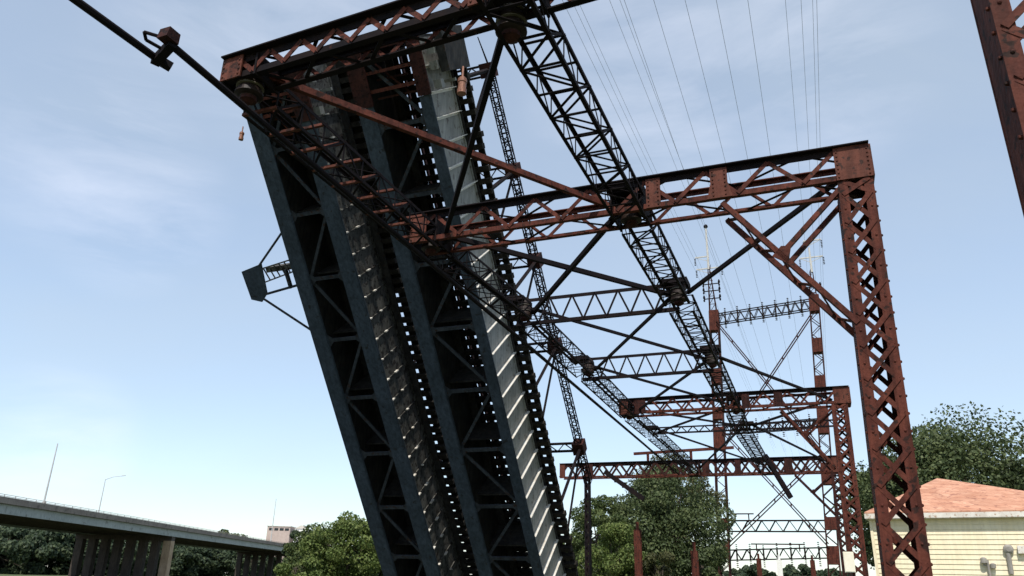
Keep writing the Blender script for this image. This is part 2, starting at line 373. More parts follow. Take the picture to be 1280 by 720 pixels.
def light_portal(s, l0, l1, z1, z0, label, pitch=.66, wd=.09, deep=.0):
    root = thing('light_portal', T(s, (l0+l1)/2, z0), label, 'lattice beam', 'light lattice beams between the girders')
    for nm, z in (('top_chord', z1), ('bottom_chord', z0)):
        c = MB(); c.angle(T(s, l0, z), T(s, l1, z), wd*1.15, wd*.25, t, K if z == z0 else -K); c.build(nm, 'black', root)
    la = MB(); N_ = round((l1-l0)/pitch); dl = (l1-l0)/N_
    for i in range(N_):
        a = l0+dl*i
        la.bar(T(s+.01, a, z0+.03), T(s+.01, a+dl/2, z1-.03), .055, .02, t); la.bar(T(s+.03, a+dl/2, z1-.03), T(s+.03, a+dl, z0+.03), .055, .02, t)
    la.build('lacing', 'rod', root)
    for l_ in (LL, LR):
        if l_ > l0-.5 and l_ < l1+.5:
            hb = MB()
            hb.box8([T(s-.30, l_-.34, z1-.10), T(s+.36, l_-.34, z1-.10), T(s+.36, l_+.34, z1-.10), T(s-.30, l_+.34, z1-.10), T(s-.30, l_-.34, z1+.03), T(s+.36, l_-.34, z1+.03), T(s+.36, l_+.34, z1+.03), T(s-.30, l_+.34, z1+.03)])
            hb.build('hanger_frame', 'black', root)
    return root
light_portal(20.3, -8.0, -3.15, 7.95, 7.12, 'dark lattice cross beam, first one behind the large red portal')
light_portal(27.2, -8.0, -3.15, 7.98, 7.12, 'dark lattice cross beam, second one behind the large red portal')
light_portal(40.3, -8.0, .95, 7.75, 7.38, 'long shallow lattice beam just beyond the middle red portal', .6, .07)

# ------------------------------------------------------------------ longitudinal lattice girders, bay by bay
def girder(s0, s1, l0, l1, label, zc=7.42, mr=None):
    root = thing('lattice_girder', T(s0, l0, zc-.28), label, 'girder', 'longitudinal lattice girders between the portals')
    box_lattice(root, T(s0, l0, zc), T(s1, l1, zc), .70, .52, b, K, .66, .065, .045, 'black', 'rod', mr)
bays = [(8.50, 14.36), (15.1, 20.0), (20.66, 26.9), (27.56, 34.66), (35.46, 40.0), (40.66, 54.0)]
ordl = ['starting under the nearest portal', 'just behind the large red portal', 'past the first dark cross beam', 'leading up to the middle red portal', 'just beyond the middle red portal', 'ending at the farthest portal']
lr = [(-3.22, -3.16), (-3.16, -3.15), (-3.15, -3.22), (-3.22, -3.3), (-3.34, -3.45), (-3.45, -3.34)]
llx = [(-8.03, -8.03), (-7.95, -7.75), (-7.72, -7.8), (-7.8, -8.0), (-8.0, -8.0), (-8.0, -8.05)]
for (a, c), o_, (ra, rc), (la_, lc) in zip(bays, ordl, lr, llx):
    girder(a if a > 9 else 6.9, c, ra, rc, 'black lattice girder of the right hand run, ' + o_)
    girder(a, c, la_, lc, 'black lattice girder of the left hand run, ' + o_, mr='plate' if a < 10 else None)

# drums hung at each joint
def drum(s, l, ztop, r, h, label):
    root = thing('insulator_drum', T(s, l, ztop-h), label, 'insulator', 'insulator drums hung under the portals')
    pr = [(r*.55, 0), (r*.6, .02)]
    k = 3
    for i in range(k):
        z0 = .03+(h-.1)*i/k; z1 = .03+(h-.1)*(i+1)/k
        pr += [(r*.78, z0), (r, z0+.02), (r*.96, (z0+z1)/2), (r*.8, z1-.02)]
    pr += [(r*.6, h-.06), (r*.6, h)]
    MB().lathe(T(s, l, ztop-h), pr, 24).build('porcelain_body', 'rubber', root, smooth=False)
    for i in range(1, 3):
        z = .03+(h-.1)*i/k
        MB().lathe(T(s, l, ztop-h+z-.016), [(r*.82, 0), (r*.97, .006), (r*.97, .020), (r*.82, .03)], 24).build('metal_band', 'band', root)
    bp_ = MB(); bp_.lathe(T(s, l, ztop-h-.05), [(.05, -.05), (.14, 0), (.14, .06), (.05, .07)], 10).build('end_cap', 'rustdark', root)
for s_, nm in ((8.2, 'nearest portal'), (14.72, 'large red portal'), (20.33, 'first dark cross beam'), (27.23, 'second dark cross beam'), (35.05, 'middle red portal')):
    for l_, sd in ((LL, 'left'), (LR, 'right')):
        l2 = (l_-.22 if s_ == 8.2 and sd == 'right' else l_) if s_ in (8.2, 14.72, 35.05) else (l_+.27 if sd == 'left' else l_+.04)
        drum(s_, l2, 7.86 if s_ < 15 or s_ > 30 else 7.98, .23, .62, f'ribbed brown insulator drum under the {sd} joint of the {nm}')

# ------------------------------------------------------------------ bracing rods in plan between the portals
def rod(p, q, r, label, m='rod', lat=False):
    o = MB()
    p = Vector(p); q = Vector(q); o.bar(p, q, r*1.6, r*2); x = (q-p).normalized()
    o.bar(p-x*.02, p+x*.3, r*3.2, r*.9); o.bar(q-x*.3, q+x*.02, r*3.2, r*.9)
    tag(o.build('bracing_strut', m), label, 'brace', 'plan bracing struts between the portals')
js = [(8.2, -7.75, -3.5), (14.72, -7.7, -3.5), (20.33, -7.5, -3.4), (27.23, -7.5, -3.4), (35.05, -7.7, -3.5), (40.33, -7.7, -3.5), (54.3, -7.7, -3.5)]
nmj = ['nearest portal', 'large portal', 'first cross beam', 'second cross beam', 'middle portal', 'shallow beam', 'farthest portal']
for i in range(6):
    (sa, la1, ra1), (sb1, lb1, rb1) = js[i], js[i+1]
    rod(T(sa, la1, 7.62), T(sb1, rb1, 7.62), .06 if i < 2 else .045, f'{"rusty" if i == 0 else "dark"} strut, left joint of {nmj[i]} to right joint of {nmj[i+1]}', 'rust' if i == 0 else 'rod')
    rod(T(sa, ra1, 7.50), T(sb1, lb1, 7.50), .06 if i < 2 else .045, f'black strut, right joint of {nmj[i]} to left joint of {nmj[i+1]}')
for i, (sa, ca, sb1, nma, nmb) in enumerate(((14.9, .95, 20.33, 'large portal', 'first cross beam'), (35.2, .75, 27.23, 'middle portal', 'second cross beam'), (35.2, .75, 40.33, 'middle portal', 'shallow beam'), (54.2, .6, 40.33, 'farthest portal', 'shallow beam'))):
    rod(T(sa, ca, 7.62), T(sb1, -2.9, 7.62), .05, f'dark strut, column head of {nma} to right joint of {nmb}')

# long pipe beside the left girder with an offset bracket
pp = thing('bus_pipe', T(6.4, -8.0, 6.7), 'long dark pipe with an offset box bracket, running out past the top left corner', 'pipe')
q = MB(); q.tube(T(1.5, -8.45, 6.8), T(6.55, -8.14, 6.8), .055); q.build('pipe_run', 'rod', pp)
q = MB()
pts = [(6.30, -7.72), (8.6, -7.77), (13.4, -7.85), (19.9, -7.97), (40.0, -8.4), (52, -8.7)]
for a, c in zip(pts, pts[1:]): q.tube(T(a[0], a[1], 6.8), T(c[0], c[1], 6.8), .055)
q.build('pipe_run', 'rod', pp)
q = MB(); q.bar(T(6.52, -8.22, 6.8), T(6.28, -7.66, 6.8), .12, .12); q.build('cross_arm', 'rod', pp)
q = MB(); q.box8([T(6.12, -7.80, 6.80), T(6.34, -7.80, 6.80), T(6.34, -7.62, 6.80), T(6.12, -7.62, 6.80), T(6.15, -7.80, 6.97), T(6.34, -7.80, 6.97), T(6.34, -7.62, 6.97), T(6.15, -7.62, 6.97)])
q.build('junction_box', 'rustdark', pp)
q = MB(); q.tube(T(6.2, -7.78, 6.86), T(6.06, -7.98, 6.90), .025); q.tube(T(6.06, -7.98, 6.90), T(6.16, -8.04, 6.86), .025); q.tube(T(6.16, -8.04, 6.86), T(6.38, -7.92, 6.82), .025); q.build('hook', 'rod', pp)
q = MB(); q.bar(T(6.5, -8.14, 6.8), T(6.66, -8.05, 6.76), .12, .10); q.build('end_shoe', 'rod', pp)

# ------------------------------------------------------------------ raised bascule leaves
UT = 20.6; U0 = -2.5; DEP = 2.3
us = [17.95, 15.55, 13.1, 10.65, 8.2, 5.75, 3.3, .95, -1.5]
def leafslab(mb, u0, u1, l0, l1, n0, n1):
    return mb.box8([LF(u0, l0, n0), LF(u0, l1, n0), LF(u0, l1, n1), LF(u0, l0, n1), LF(u1, l0, n0), LF(u1, l1, n0), LF(u1, l1, n1), LF(u1, l0, n1)])
def leaf(la, lb_, fw, label, web_out, tie0, tie1, phase, hole):
    root = thing('bascule_leaf', LF(-2.5, (la+lb_)/2, 0), label, 'bridge leaf', 'raised bascule leaves')
    for gi, l in enumerate((la, lb_)):
        fw_, l_c = (fw, l) if not (hole and gi) else (.42, l-.09)
        # bottom flange: cover plates stepped along the length
        f = MB(); leafslab(f, U0, UT-(.603 if (gi == 0 and not hole) else 1.9), l_c-fw_/2, l_c+fw_/2, 0, .05); leafslab(f, U0, UT-5, l_c-fw_/2+.03, l_c+fw_/2-.03, -.03, -.002)
        f.build('bottom_flange', 'blue', root)
        ue = .6 if (gi == 0 and not hole) else 1.897
        f = MB(); leafslab(f, UT-ue, UT, l_c-fw_/2-.02, l_c+fw_/2+.02, -.035, .052)
        for k in range(7 if ue > 1 else 2): f.lathe(LF(UT-ue+.2+k*.24, l_c-fw_/2+.05, -.035), [(.03, 0), (.03, .02), (.001, .03)], 6, -n); f.lathe(LF(UT-ue+.2+k*.24, l_c+fw_/2-.05, -.035), [(.03, 0), (.03, .02), (.001, .03)], 6, -n)
        f.build('end_flange', 'rustdark', root)
        f = MB(); leafslab(f, U0, UT, l_c-fw_/2, l_c+fw_/2, DEP-.05, DEP-.004); f.build('top_flange', 'dark', root)
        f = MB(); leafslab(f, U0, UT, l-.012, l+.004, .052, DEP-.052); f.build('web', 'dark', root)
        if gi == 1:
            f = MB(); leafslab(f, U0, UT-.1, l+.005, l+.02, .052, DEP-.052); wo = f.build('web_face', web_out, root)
            st = MB(); u = UT-1.0; k = 0
            while u > U0:
                leafslab(st, u-.012, u+.012, l+.02, l+.15 if hole else l+.055, .055, DEP-.055)
                leafslab(st, u-.09, u-.013, l+.021, l+.034, .055, DEP-.055)
                if not hole:
                    for nq in (.35, 1.15): q = MB(); leafslab(q, u+.013, u+.06, l+.06, l+.16, nq+random.uniform(-.1, .1), nq+random.uniform(.12, .2)); q.build('light_fleck', 'stiff', wo)  # pale flecks added to stand for bright points of light
                u -= .84; k += 1
            st.build('stiffener', 'stiff' if web_out == 'web' else 'webmid', wo)
            # angle legs along the flanges
            f = MB(); leafslab(f, U0, UT-.2, l+.021, l+.05, .056, .17); leafslab(f, U0, UT-.2, l+.021, l+.05, DEP-.17, DEP-.056); f.build('flange_angle', web_out, root)
            bm = MB()
            for uu in (UT-.5, UT-1.0, UT-1.6):
                leafslab(bm, uu-.18, uu+.10, l+.16, l+.42, .35, .62); leafslab(bm, uu-.05, uu+.05, l+.16, l+.62, 1.1, 1.2)
            bm.build('end_bearing', 'web', root)
    for k, u in enumerate(us):
        c = MB(); c.bar(LF(u, la+fw/2-.04, .10), LF(u, lb_-fw/2+.04, .10), .13, .08, n); c.build('cross_strut', 'blued', root)
    dg = MB()
    allu = [UT-.3]+us
    for k in range(len(allu)-1):
        x0, x1 = (la+fw/2, lb_-fw/2) if (k+phase) % 2 else (lb_-fw/2, la+fw/2)
        q = MB(); q.bar(LF(allu[k]-.12, x0, .16), LF(allu[k+1]+.12, x1, .16), .11, .07, n); q.build('diagonal_brace', 'blued', root)
    for k, u in enumerate(us):
        for x, sgn in ((la+fw/2-.02, 1), (lb_-fw/2+.02, -1)):
            gp = MB(); gp.slab([LF(u-.26, x, .052), LF(u+.26, x, .052), LF(u+.08, x+sgn*.20, .052), LF(u-.08, x+sgn*.20, .052)], n*.012); gp.build('gusset_plate', 'blued', root)
    # floor beams: deep cross frames inside the bay
    for k, u in enumerate(us):
        f = MB(); leafslab(f, u-.03, u+.03, la+.02, lb_-.02, .9, DEP-.06); f.build('cross_frame', 'dark', root)
    # ties, rails, planking
    sp = .41; u = U0+.2
    tb = MB(); leafslab(tb, U0+.2-.095, U0+.2+.095, tie0, tie1, DEP, DEP+.25)
    base = tb.build('tie', 'tie', root); k = 0
    while u+sp < UT-.05:
        u += sp; k += 1
        c = base.copy(); COL.objects.link(c); c.parent = root; c.location = d*(sp*k) + b*random.uniform(-.05, .05) + d*random.uniform(-.025, .025)
    mid = (la+lb_)/2
    for l in (mid-.7175, mid+.7175):
        f = MB(); leafslab(f, U0, UT, l-.035, l+.035, DEP+.253, DEP+.40); f.build('rail', 'rustdark', root)
    f = MB()
    if hole: leafslab(f, U0, UT, mid-.62, mid-.42, DEP+.254, DEP+.29); leafslab(f, U0, UT, mid-.14, mid+.62, DEP+.254, DEP+.29)
    else: leafslab(f, U0, UT, mid-.62, mid+.62, DEP+.254, DEP+.29)
    leafslab(f, U0, UT, tie0+.2, mid-.8, DEP+.254, DEP+.29); leafslab(f, U0, UT, mid+.8, lb_+.16, DEP+.254, DEP+.29)
    f.build('deck_planking', 'tie', root)
    f = MB(); leafslab(f, U0, UT, lb_+.30, tie1-.07, DEP+.252, DEP+.34); f.build('walkway_plank', 'tie', root)
    if not hole:
        f = MB(); leafslab(f, 11.6, UT, lb_+.165, lb_+.295, DEP+.253, DEP+.30); f.build('cover_board', 'tie', root)
    # end frame at the tip
    f = MB(); leafslab(f, UT-.16, UT-.02, la+.03, lb_-.03, .1, DEP-.1); f.build('end_floor_beam', 'rustdark', root)
    f = MB(); leafslab(f, UT-.9, UT-.8, la+fw/2, lb_-fw/2, .02, .2); leafslab(f, UT-1.5, UT-1.38, la+fw/2, lb_-fw/2, .05, .22); f.build('end_strut', 'rust', root)
    return root
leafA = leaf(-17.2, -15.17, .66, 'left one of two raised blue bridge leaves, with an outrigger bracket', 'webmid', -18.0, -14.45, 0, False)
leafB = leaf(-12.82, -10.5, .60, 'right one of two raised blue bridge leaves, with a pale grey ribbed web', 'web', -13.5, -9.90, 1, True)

# tip coupling frame: rusty pieces across the leaf tips and the dark end shield
q = MB(); leafslab(q, UT-1.3, UT+.1, -10.05, -9.75, .5, DEP+.1); q.build('end_shield', 'dark', leafB)
q = MB()
for uu, l0, l1, n0 in ((20.2, -16.8, -15.4, .3), (19.6, -16.7, -15.6, .6), (19.0, -16.8, -15.5, .25), (18.4, -16.6, -15.6, .5)): q.bar(LF(uu, l0, n0), LF(uu+random.uniform(-.1, .1), l1, n0), .07, .07, n)
for uu, l0, l1 in ((19.9, -16.4, -15.9), (19.2, -16.6, -16.1)): q.bar(LF(uu, l0, .3), LF(uu-.7, l1, .3), .08, .05, n)
q.build('lock_linkage', 'rust', leafA)
q = MB()
for uu, l0, l1, n0 in ((20.2, -12.4, -10.9, .3), (19.5, -12.4, -11.2, .5), (18.9, -12.4, -10.9, .25)): q.bar(LF(uu, l0, n0), LF(uu, l1, n0), .07, .07, n)
q.bar(LF(20.1, -12.3, .3), LF(18.9, -11.2, .3), .07, .05, n)
q.build('lock_linkage', 'rustdark', leafB)

# outrigger on the left leaf
br = MB()
br.slab([LF(13.75, -19.95, .2), LF(13.95, -18.95, .2), LF(12.75, -19.1, .2), LF(12.45, -19.45, .2), LF(12.6, -19.9, .2)], n*.05)
bro = br.build('outrigger_bracket', 'blue', leafA)
q = MB(); q.bar(LF(13.75, -19.0, .25), LF(13.95, -17.5, .25), .05, .07, n); q.bar(LF(13.2, -19.1, .25), LF(13.5, -17.5, .25), .05, .07, n)
for i in range(6): q.bar(LF(13.75+.03*i, -18.95+.25*i, .25), LF(13.25+.04*i, -18.8+.25*i, .25), .03, .05, n)
leafslab(q, 13.55, 13.75, -18.9, -17.6, .3, .6); q.build('catwalk', 'webmid', bro)
q = MB(); q.tube(LF(15.1, -17.5, .2), LF(13.9, -19.05, .2), .045); q.tube(LF(12.55, -19.3, .2), LF(11.0, -17.5, .2), .045); q.tube(LF(12.75, -19.1, .2), LF(12.95, -17.5, .2), .05); q.bar(LF(13.6, -17.95, .2), LF(12.85, -17.95, .2), .1, .14, n); q.build('stay_rod', 'blued', bro)

# catenary girder carried by the right leaf
fr = thing('leaf_catenary_girder', LF(0, -10.4, 2.6), 'slim rusty lattice girder tilted with the leaf along its far right side', 'girder')
FA, FB = LF(19.1, -10.4, 6.05), LF(-.4, -10.4, 7.7)
box_lattice(fr, FB, FA, .34, .34, b, n, .36, .05, .04, 'black', 'rod')
for f_, (u, nn) in enumerate(((19.1, 6.05), (15.0, 6.45), (11.0, 6.8), (6.9, 7.1), (1.6, 7.5))):
    q = MB(); leafslab(q, u-.28, u+.28, -10.68, -10.15, nn-.3, nn+.3); q.build('joint_box', 'rustdark', fr)
    q = MB()
    for du in (-.2, .2): q.bar(LF(u+du, -10.7, nn), LF(u+du, -17.3, nn), .09, .09, n)
    for i in range(8): q.bar(LF(u-.2, -10.7-i*.82, nn), LF(u+.2, -11.11-i*.82, nn), .04, .04, n); q.bar(LF(u+.2, -11.11-i*.82, nn), LF(u-.2, -11.52-i*.82, nn), .04, .04, n)
    q.build('crossbeam', 'black', fr)
    MB().bar(LF(u-.1, -10.2, DEP+.3), LF(u, -10.35, nn-.2), .12, .12, n).build('post', 'black', fr)
    MB().bar(LF(u-1.7, -10.2, DEP+.3), LF(u-.1, -10.35, nn-.3), .07, .07, n).build('stay', 'black', fr)
    MB().bar(LF(u-.1, -17.6, DEP+.3), LF(u, -17.3, nn), .12, .12, n).build('post', 'black', fr)
q = MB(); q.tube(LF(19.3, -10.4, 6.1), LF(20.4, -10.55, 6.0), .04, .02); q.build('finial_rod', 'rod', fr)

# lanterns on the leaf tip
def lantern(P, L_, r, label):
    root = thing('navigation_lantern', P, label, 'lantern')
    MB().lathe(P, [(r*.5, -L_*.5), (r, -L_*.47), (r, -L_*.30), (r*.86, -L_*.28), (r*.86, -L_*.05), (r, -L_*.03), (r, L_*.1), (r*.7, L_*.16), (r*.25, L_*.2)], 14).build('lamp_body', 'copper', root)
    MB().lathe(P, [(r*.26, L_*.19), (r*.26, L_*.62), (r*.12, L_*.64)], 8).build('stem', 'copper', root)
lantern(LF(18.75, -17.95, .05), .50, .085, 'small copper lantern hanging off the left edge of the leaf tip')
lantern(LF(18.85, -9.3, .2), .95, .15, 'larger copper lantern hanging off the right edge of the leaf tip')

# pier below the leaves
pier = thing('bridge_pier', T(31, -14, GZ-3), 'old concrete pier carrying the raised leaves, below the picture', 'pier')
q = MB(); q.box8([T(29, -20, GZ-3), T(34, -20, GZ-3), T(34, -8.6, GZ-3), T(29, -8.6, GZ-3), T(29.4, -19.6, -2.6), T(33.6, -19.6, -2.6), T(33.6, -9, -2.6), T(29.4, -9, -2.6)]); q.build('pier_body', 'concrete', pier)
q = MB(); q.box8([T(29.2, -19.8, -2.595), T(33.8, -19.8, -2.595), T(33.8, -8.8, -2.595), T(29.2, -8.8, -2.595), T(29.2, -19.8, -2.2), T(33.8, -19.8, -2.2), T(33.8, -8.8, -2.2), T(29.2, -8.8, -2.2)]); q.build('pier_cap', 'concrete', pier)

# ------------------------------------------------------------------ transmission tower
tw = thing('transmission_tower', T(100, -5, GZ), 'tall red and white two legged lattice transmission tower behind the portals', 'tower')
def tleg(lb0, lt0, z0, z1, plates):
    q = MB(); hw = .62
    def P(fx, fs, z):
        f = (z-z0)/(z1-z0); return T(100+fs*hw, lb0+(lt0-lb0)*f+fx*hw*(1-.12*f), z)
    for fx in (-1, 1):
        for fs in (-1, 1): q.bar(P(fx, fs, z0), P(fx, fs, z1), .17, .17)
    z = z0; k = 0
    while z < z1-.3:
        zn = min(z1, z+1.1)
        for fs in (-1, 1):
            a, c = (-1, 1) if k % 2 else (1, -1); q.bar(P(a, fs, z), P(c, fs, zn), .05, .09)
        for fx in (-1, 1):
            a, c = (-1, 1) if k % 2 else (1, -1); q.bar(P(fx, a, z), P(fx, c, zn), .05, .09)
        z = zn; k += 1
    o = q.build('leg', 'rustdark', tw)
    for za, zc in plates:
        q = MB(); q.box8([P(-1.12, -1.15, za), P(1.12, -1.15, za), P(1.12, 1.15, za), P(-1.12, 1.15, za), P(-1.12, -1.15, zc), P(1.12, -1.15, zc), P(1.12, 1.15, zc), P(-1.12, 1.15, zc)]); q.build('cover_plate', 'rust', o)
lz = lambda z: -11.9+(z/33)*.85
rz = lambda z: .25+(z/33)*1.35
tleg(-12.0, -10.95, GZ, 34.3, ((3.0, 5.0), (6.4, 7.7), (16.0, 18.8), (19.8, 21.2), (24.4, 26.4), (31.6, 34.4)))
tleg(.1, 1.65, GZ, 35.0, ((2.6, 4.6), (6.4, 7.8), (11.5, 14.0), (17.5, 20.6), (22.8, 24.6), (27.6, 29.4), (33.0, 35.2)))
def tbeam(z0l, z0r, h, pitch, ins, m='rod'):
    q = MB(); A = T(99.6, lz(z0l)+.6, z0l); B = T(99.6, rz(z0r)-.6, z0r)
    for sx in (0, .8):
        for hz_ in (0, h): q.bar(A+t*sx+K*hz_, B+t*sx+K*hz_, .12, .12)
    N_ = round((B-A).length/pitch); D_ = (B-A)/N_
    for i in range(N_):
        for sx in (0, .8):
            q.bar(A+D_*i+t*sx, A+D_*(i+.5)+t*sx+K*h, .06, .09); q.bar(A+D_*(i+.5)+t*sx+K*h, A+D_*(i+1)+t*sx, .06, .09)
    o = q.build('crossbeam', m, tw)
    if ins:
        for i in range(7):
            c = A+(B-A)*((i+.6)/7.2)
            q = MB()
            for k in range(4): q.lathe(c+K*(-.2-.22*k)+t*-.1, [(.05, .1), (.17, 0), (.05, -.02)], 8)
            for k in range(3): q.lathe(c+K*(h+.1+.22*k), [(.05, .1), (.15, 0), (.05, -.02)], 8)
            q.bar(c+t*-.1, c+t*-.1+K*h, .14, .14)
            q.build('insulator', 'rubber', o)
tbeam(32.6, 33.4, 1.3, 1.15, True); tbeam(17.9, 18.3, 1.0, .85, True); tbeam(6.2, 6.2, 1.25, 1.5, False); tbeam(2.9, 3.3, 1.15, 1.3, True)
def xbr(p, q_):
    m = MB(); p = Vector(p); q_ = Vector(q_)
    for o_ in (-.22, .22): m.bar(p+t*-.3+K*o_, q_+t*-.3+K*o_, .13, .13)
    for i in range(1, 6): c = p+(q_-p)*(i/6)+t*-.3; m.bar(c-K*.22, c+K*.22, .1, .1)
    m.build('diagonal_brace', 'rustdark', tw)
xbr(T(99.5, lz(32)+.4, 32.6), T(99.5, rz(15.8)-.5, 15.6)); xbr(T(99.9, rz(32.5)-.4, 32.6), T(99.9, lz(16.2)+.5, 16.2))
xbr(T(99.5, lz(18.6)+.5, 18.2), T(99.5, rz(3.6)-.4, 4.6)); xbr(T(99.9, rz(15.8)-.4, 15.0), T(99.9, lz(4.6)+.4, 4.4))
for lb_, lt_, z0, z1, hz_ in ((-11.05, -11.25, 34.3, 46.8, ((40.7, -12.9, -9.5), (42.5, -13.0, -11.2))), (1.55, 1.8, 35.0, 42.0, ((40.6, .5, 3.4), (43.0, 1.2, 3.4)))):
    q = MB(); f2 = .42
    for fx in (-1, 1):
        for fs in (-1, 1): q.bar(T(100+fs*.45, lb_+fx*.45, z0), T(100, lt_+fx*.08, z0+(z1-z0)*.55), .1, .1)
    for k in range(6):
        za = z0+(z1-z0)*.55*k/6; zc = z0+(z1-z0)*.55*(k+1)/6; wa = .45-.37*k/6; q.bar(T(99.9, lb_-wa, za), T(99.9, lb_+wa*.8, zc), .05, .07); q.bar(T(99.9, lb_-wa, za), T(99.9, lb_+wa, za), .05, .07)
    q.build('mast_frame', 'rustdark', tw)
    q = MB(); q.tube(T(100, lt_, z0+(z1-z0)*.5), T(100, lt_, z1), .16, .12); q.build('mast_pole', 'towerw', tw)
    if lb_ < 0: MB().lathe(T(100, lt_, z1), [(.05, 0), (.28, .1), (.3, .3), (.18, .5), (.02, .55)], 10).build('pole_cap', 'rod', tw)
    for z, a, c in hz_:
        q = MB(); q.bar(T(100, a, z), T(100, c, z), .14, .14); q.bar(T(100, a, z), T(100, lt_, z-.7), .06, .06); q.bar(T(100, c, z), T(100, lt_, z-.7), .06, .06); ca = q.build('crossarm', 'towerw', tw)
        q = MB()
        for x in (a, c):
            for k in range(5): q.lathe(T(100, x, z-.25-.22*k), [(.04, .1), (.14, 0), (.04, -.02)], 8)
        q.build('insulator', 'rubber', ca)
    for z in ((36.2, 37.3, 38.3) if lb_ < 0 else (36.4,)):
        q = MB(); q.bar(T(99.8, lb_-1.1, z), T(99.8, lb_+1.1, z), .1, .12)
        for x in (-1.05, 1.05): q.lathe(T(99.8, lb_+x, z+.06), [(.12, 0), (.16, .15), (.10, .4), (.05, .5)], 8); q.lathe(T(99.8, lb_+x, z-.4), [(.05, 0), (.12, .1), (.12, .3)], 8)
        q.build('short_crossarm', 'rod', tw)
q = MB(); q.bar(T(1, 3.25, 42.5), T(1, 3.25, 42.6), .01, .01); 
for sx, l0, l1, z in ((99.5, -11.4, -8.6, 8.2), (99.5, -9.2, -3.2, 4.75)):
    q = MB(); q.bar(T(sx, l0+.6, z), T(sx, l1+.6, z), .16, .14)
    for x in (l0+1.2, l1): q.bar(T(sx, x, z-.8), T(sx, x, z), .1, .1)
    q.build('top_rail', 'rustdark', tw)

# ------------------------------------------------------------------ power lines
WR = .013
def wire(l, z, label, sag=1.6, l1=None, z1=None):
    q = MB(); N_ = 26; s0, s1 = -30, 100
    pts = []
    for i in range(N_+1):
        f = i/N_; s = s0+(s1-s0)*f
        pts.append(T(s, l+((l1 if l1 is not None else l)-l)*f, z+((z1 if z1 is not None else z)-z)*f - sag*4*f*(1-f)))
    for a, c in zip(pts, pts[1:]): q.tube(a, c, WR, WR, 4, False)
    e = T(260, l1 if l1 is not None else l, (z1 if z1 is not None else z))
    q.tube(pts[-1], e, WR, WR, 4, False)
    tag(q.build('power_line', 'wire'), label, 'wire', 'overhead power lines running to the tower')
wl = [(-13.0, 38.3, 42.0), (-12.4, 37.5, 41.6), (-12.9, 36.0, 40.2), (-10.0, 36.8, 40.3), (-9.4, 37.5, 40.2), (-8.1, 36.5, 33.2), (-6.4, 36.5, 33.2), (-4.6, 36.5, 33.3), (-2.8, 36.3, 33.3), (-1.0, 36.3, 33.4), (1.3, 38.0, 40.5), (2.3, 37.5, 40.4), (3.2, 38.5, 42.8), (3.3, 37.2, 40.4)]
wn = ['first', 'second', 'third', 'fourth', 'fifth', 'sixth', 'seventh', 'eighth', 'ninth', 'tenth', 'eleventh', 'twelfth', 'thirteenth', 'fourteenth']
for (l, z, z1), w_ in zip(wl, wn):
    wire(l, z, f'thin overhead power line, {w_} from the left along the top of the picture', 1.2, l, z1)

# ------------------------------------------------------------------ the house
RH = R(8.0); HB = b*math.cos(RH)-t*math.sin(RH); HT = t*math.cos(RH)+b*math.sin(RH); T_ = T
def T(s, l, z): return T_(39.4, 1.85, z)+(s-39.4)*HT+(l-1.85)*HB
hs = 39.4; hl0, hl1 = 1.85, 11.2; hd = 10.2; ze = 3.12
house = thing('cream_house', T(hs, (hl0+hl1)/2, GZ), 'cream clapboard house with a terracotta hip roof', 'house')
q = MB(); lapn = 25; zb0 = GZ; lap = (ze-zb0)/lapn
for (A0, A1, nv) in ((T(hs, hl0, 0), T(hs, hl1, 0), -HT), (T(hs+hd, hl0, 0), T(hs, hl0, 0), -HB), (T(hs, hl1, 0), T(hs+hd, hl1, 0), HB), (T(hs+hd, hl1, 0), T(hs+hd, hl0, 0), HT)):
    for i in range(lapn):
        z0 = zb0+lap*i; z1 = z0+lap
        a, c = A0+K*z0, A1+K*z0
        q.quad(a+nv*.035, c+nv*.035, c+nv*.008+K*lap, a+nv*.008+K*lap); q.quad(a+nv*.008, c+nv*.008, c+nv*.035, a+nv*.035)
q.build('wall', 'siding', house)
ov = .38; e = [T(hs-ov, hl0-.16, ze+.14), T(hs-ov, hl1+ov, ze+.14), T(hs+hd+ov, hl1+ov, ze+.14), T(hs+hd+ov, hl0-.16, ze+.14)]
pk = T_(44.5, 5.45, 5.35)
q = MB(); o = len(q.v); q.v += [tuple(x) for x in e]+[tuple(pk)]+[tuple(x-K*.06) for x in e]
q.f += [(0, 1, 4), (1, 2, 4), (2, 3, 4), (3, 0, 4), (5, 8, 7, 6), (0, 5, 6, 1), (1, 6, 7, 2), (2, 7, 8, 3), (3, 8, 5, 0)]
q.build('roof', 'roof', house)
q = MB(); i_ = .05
for a, c in ((0, 1), (1, 2), (2, 3), (3, 0)):
    q.bar(e[a]-K*.17, e[c]-K*.17, .03, .21)
q.slab([x-K*.275 for x in e], K*-.02); q.build('fascia', 'trim', house)
q = MB(); q.bar(T(hs-.045, hl0, (ze+zb0)/2), T(hs-.045, hl0+.001, (ze+zb0)/2), .05, .05)
q = MB(); q.box8([T(hs-.06, hl0-.04, zb0), T(hs-.0365, hl0-.04, zb0), T(hs-.0365, hl0+.08, zb0), T(hs-.06, hl0+.08, zb0), T(hs-.06, hl0-.04, ze-.15), T(hs-.0365, hl0-.04, ze-.15), T(hs-.0365, hl0+.08, ze-.15), T(hs-.06, hl0+.08, ze-.15)]); q.build('corner_board', 'siding', house)
mt = MB(); mt.lathe(T(hs-.08, 6.95, 1.72), [(.17, -.08), (.19, 0), (.19, .08), (.1, .14)], 14, -t); mt.build('electric_meter', 'meter', house)
mt = MB(); mt.tube(T(hs-.10, 6.92, 1.6), T(hs-.10, 6.9, .75), .09); mt.build('conduit', 'meter', house)
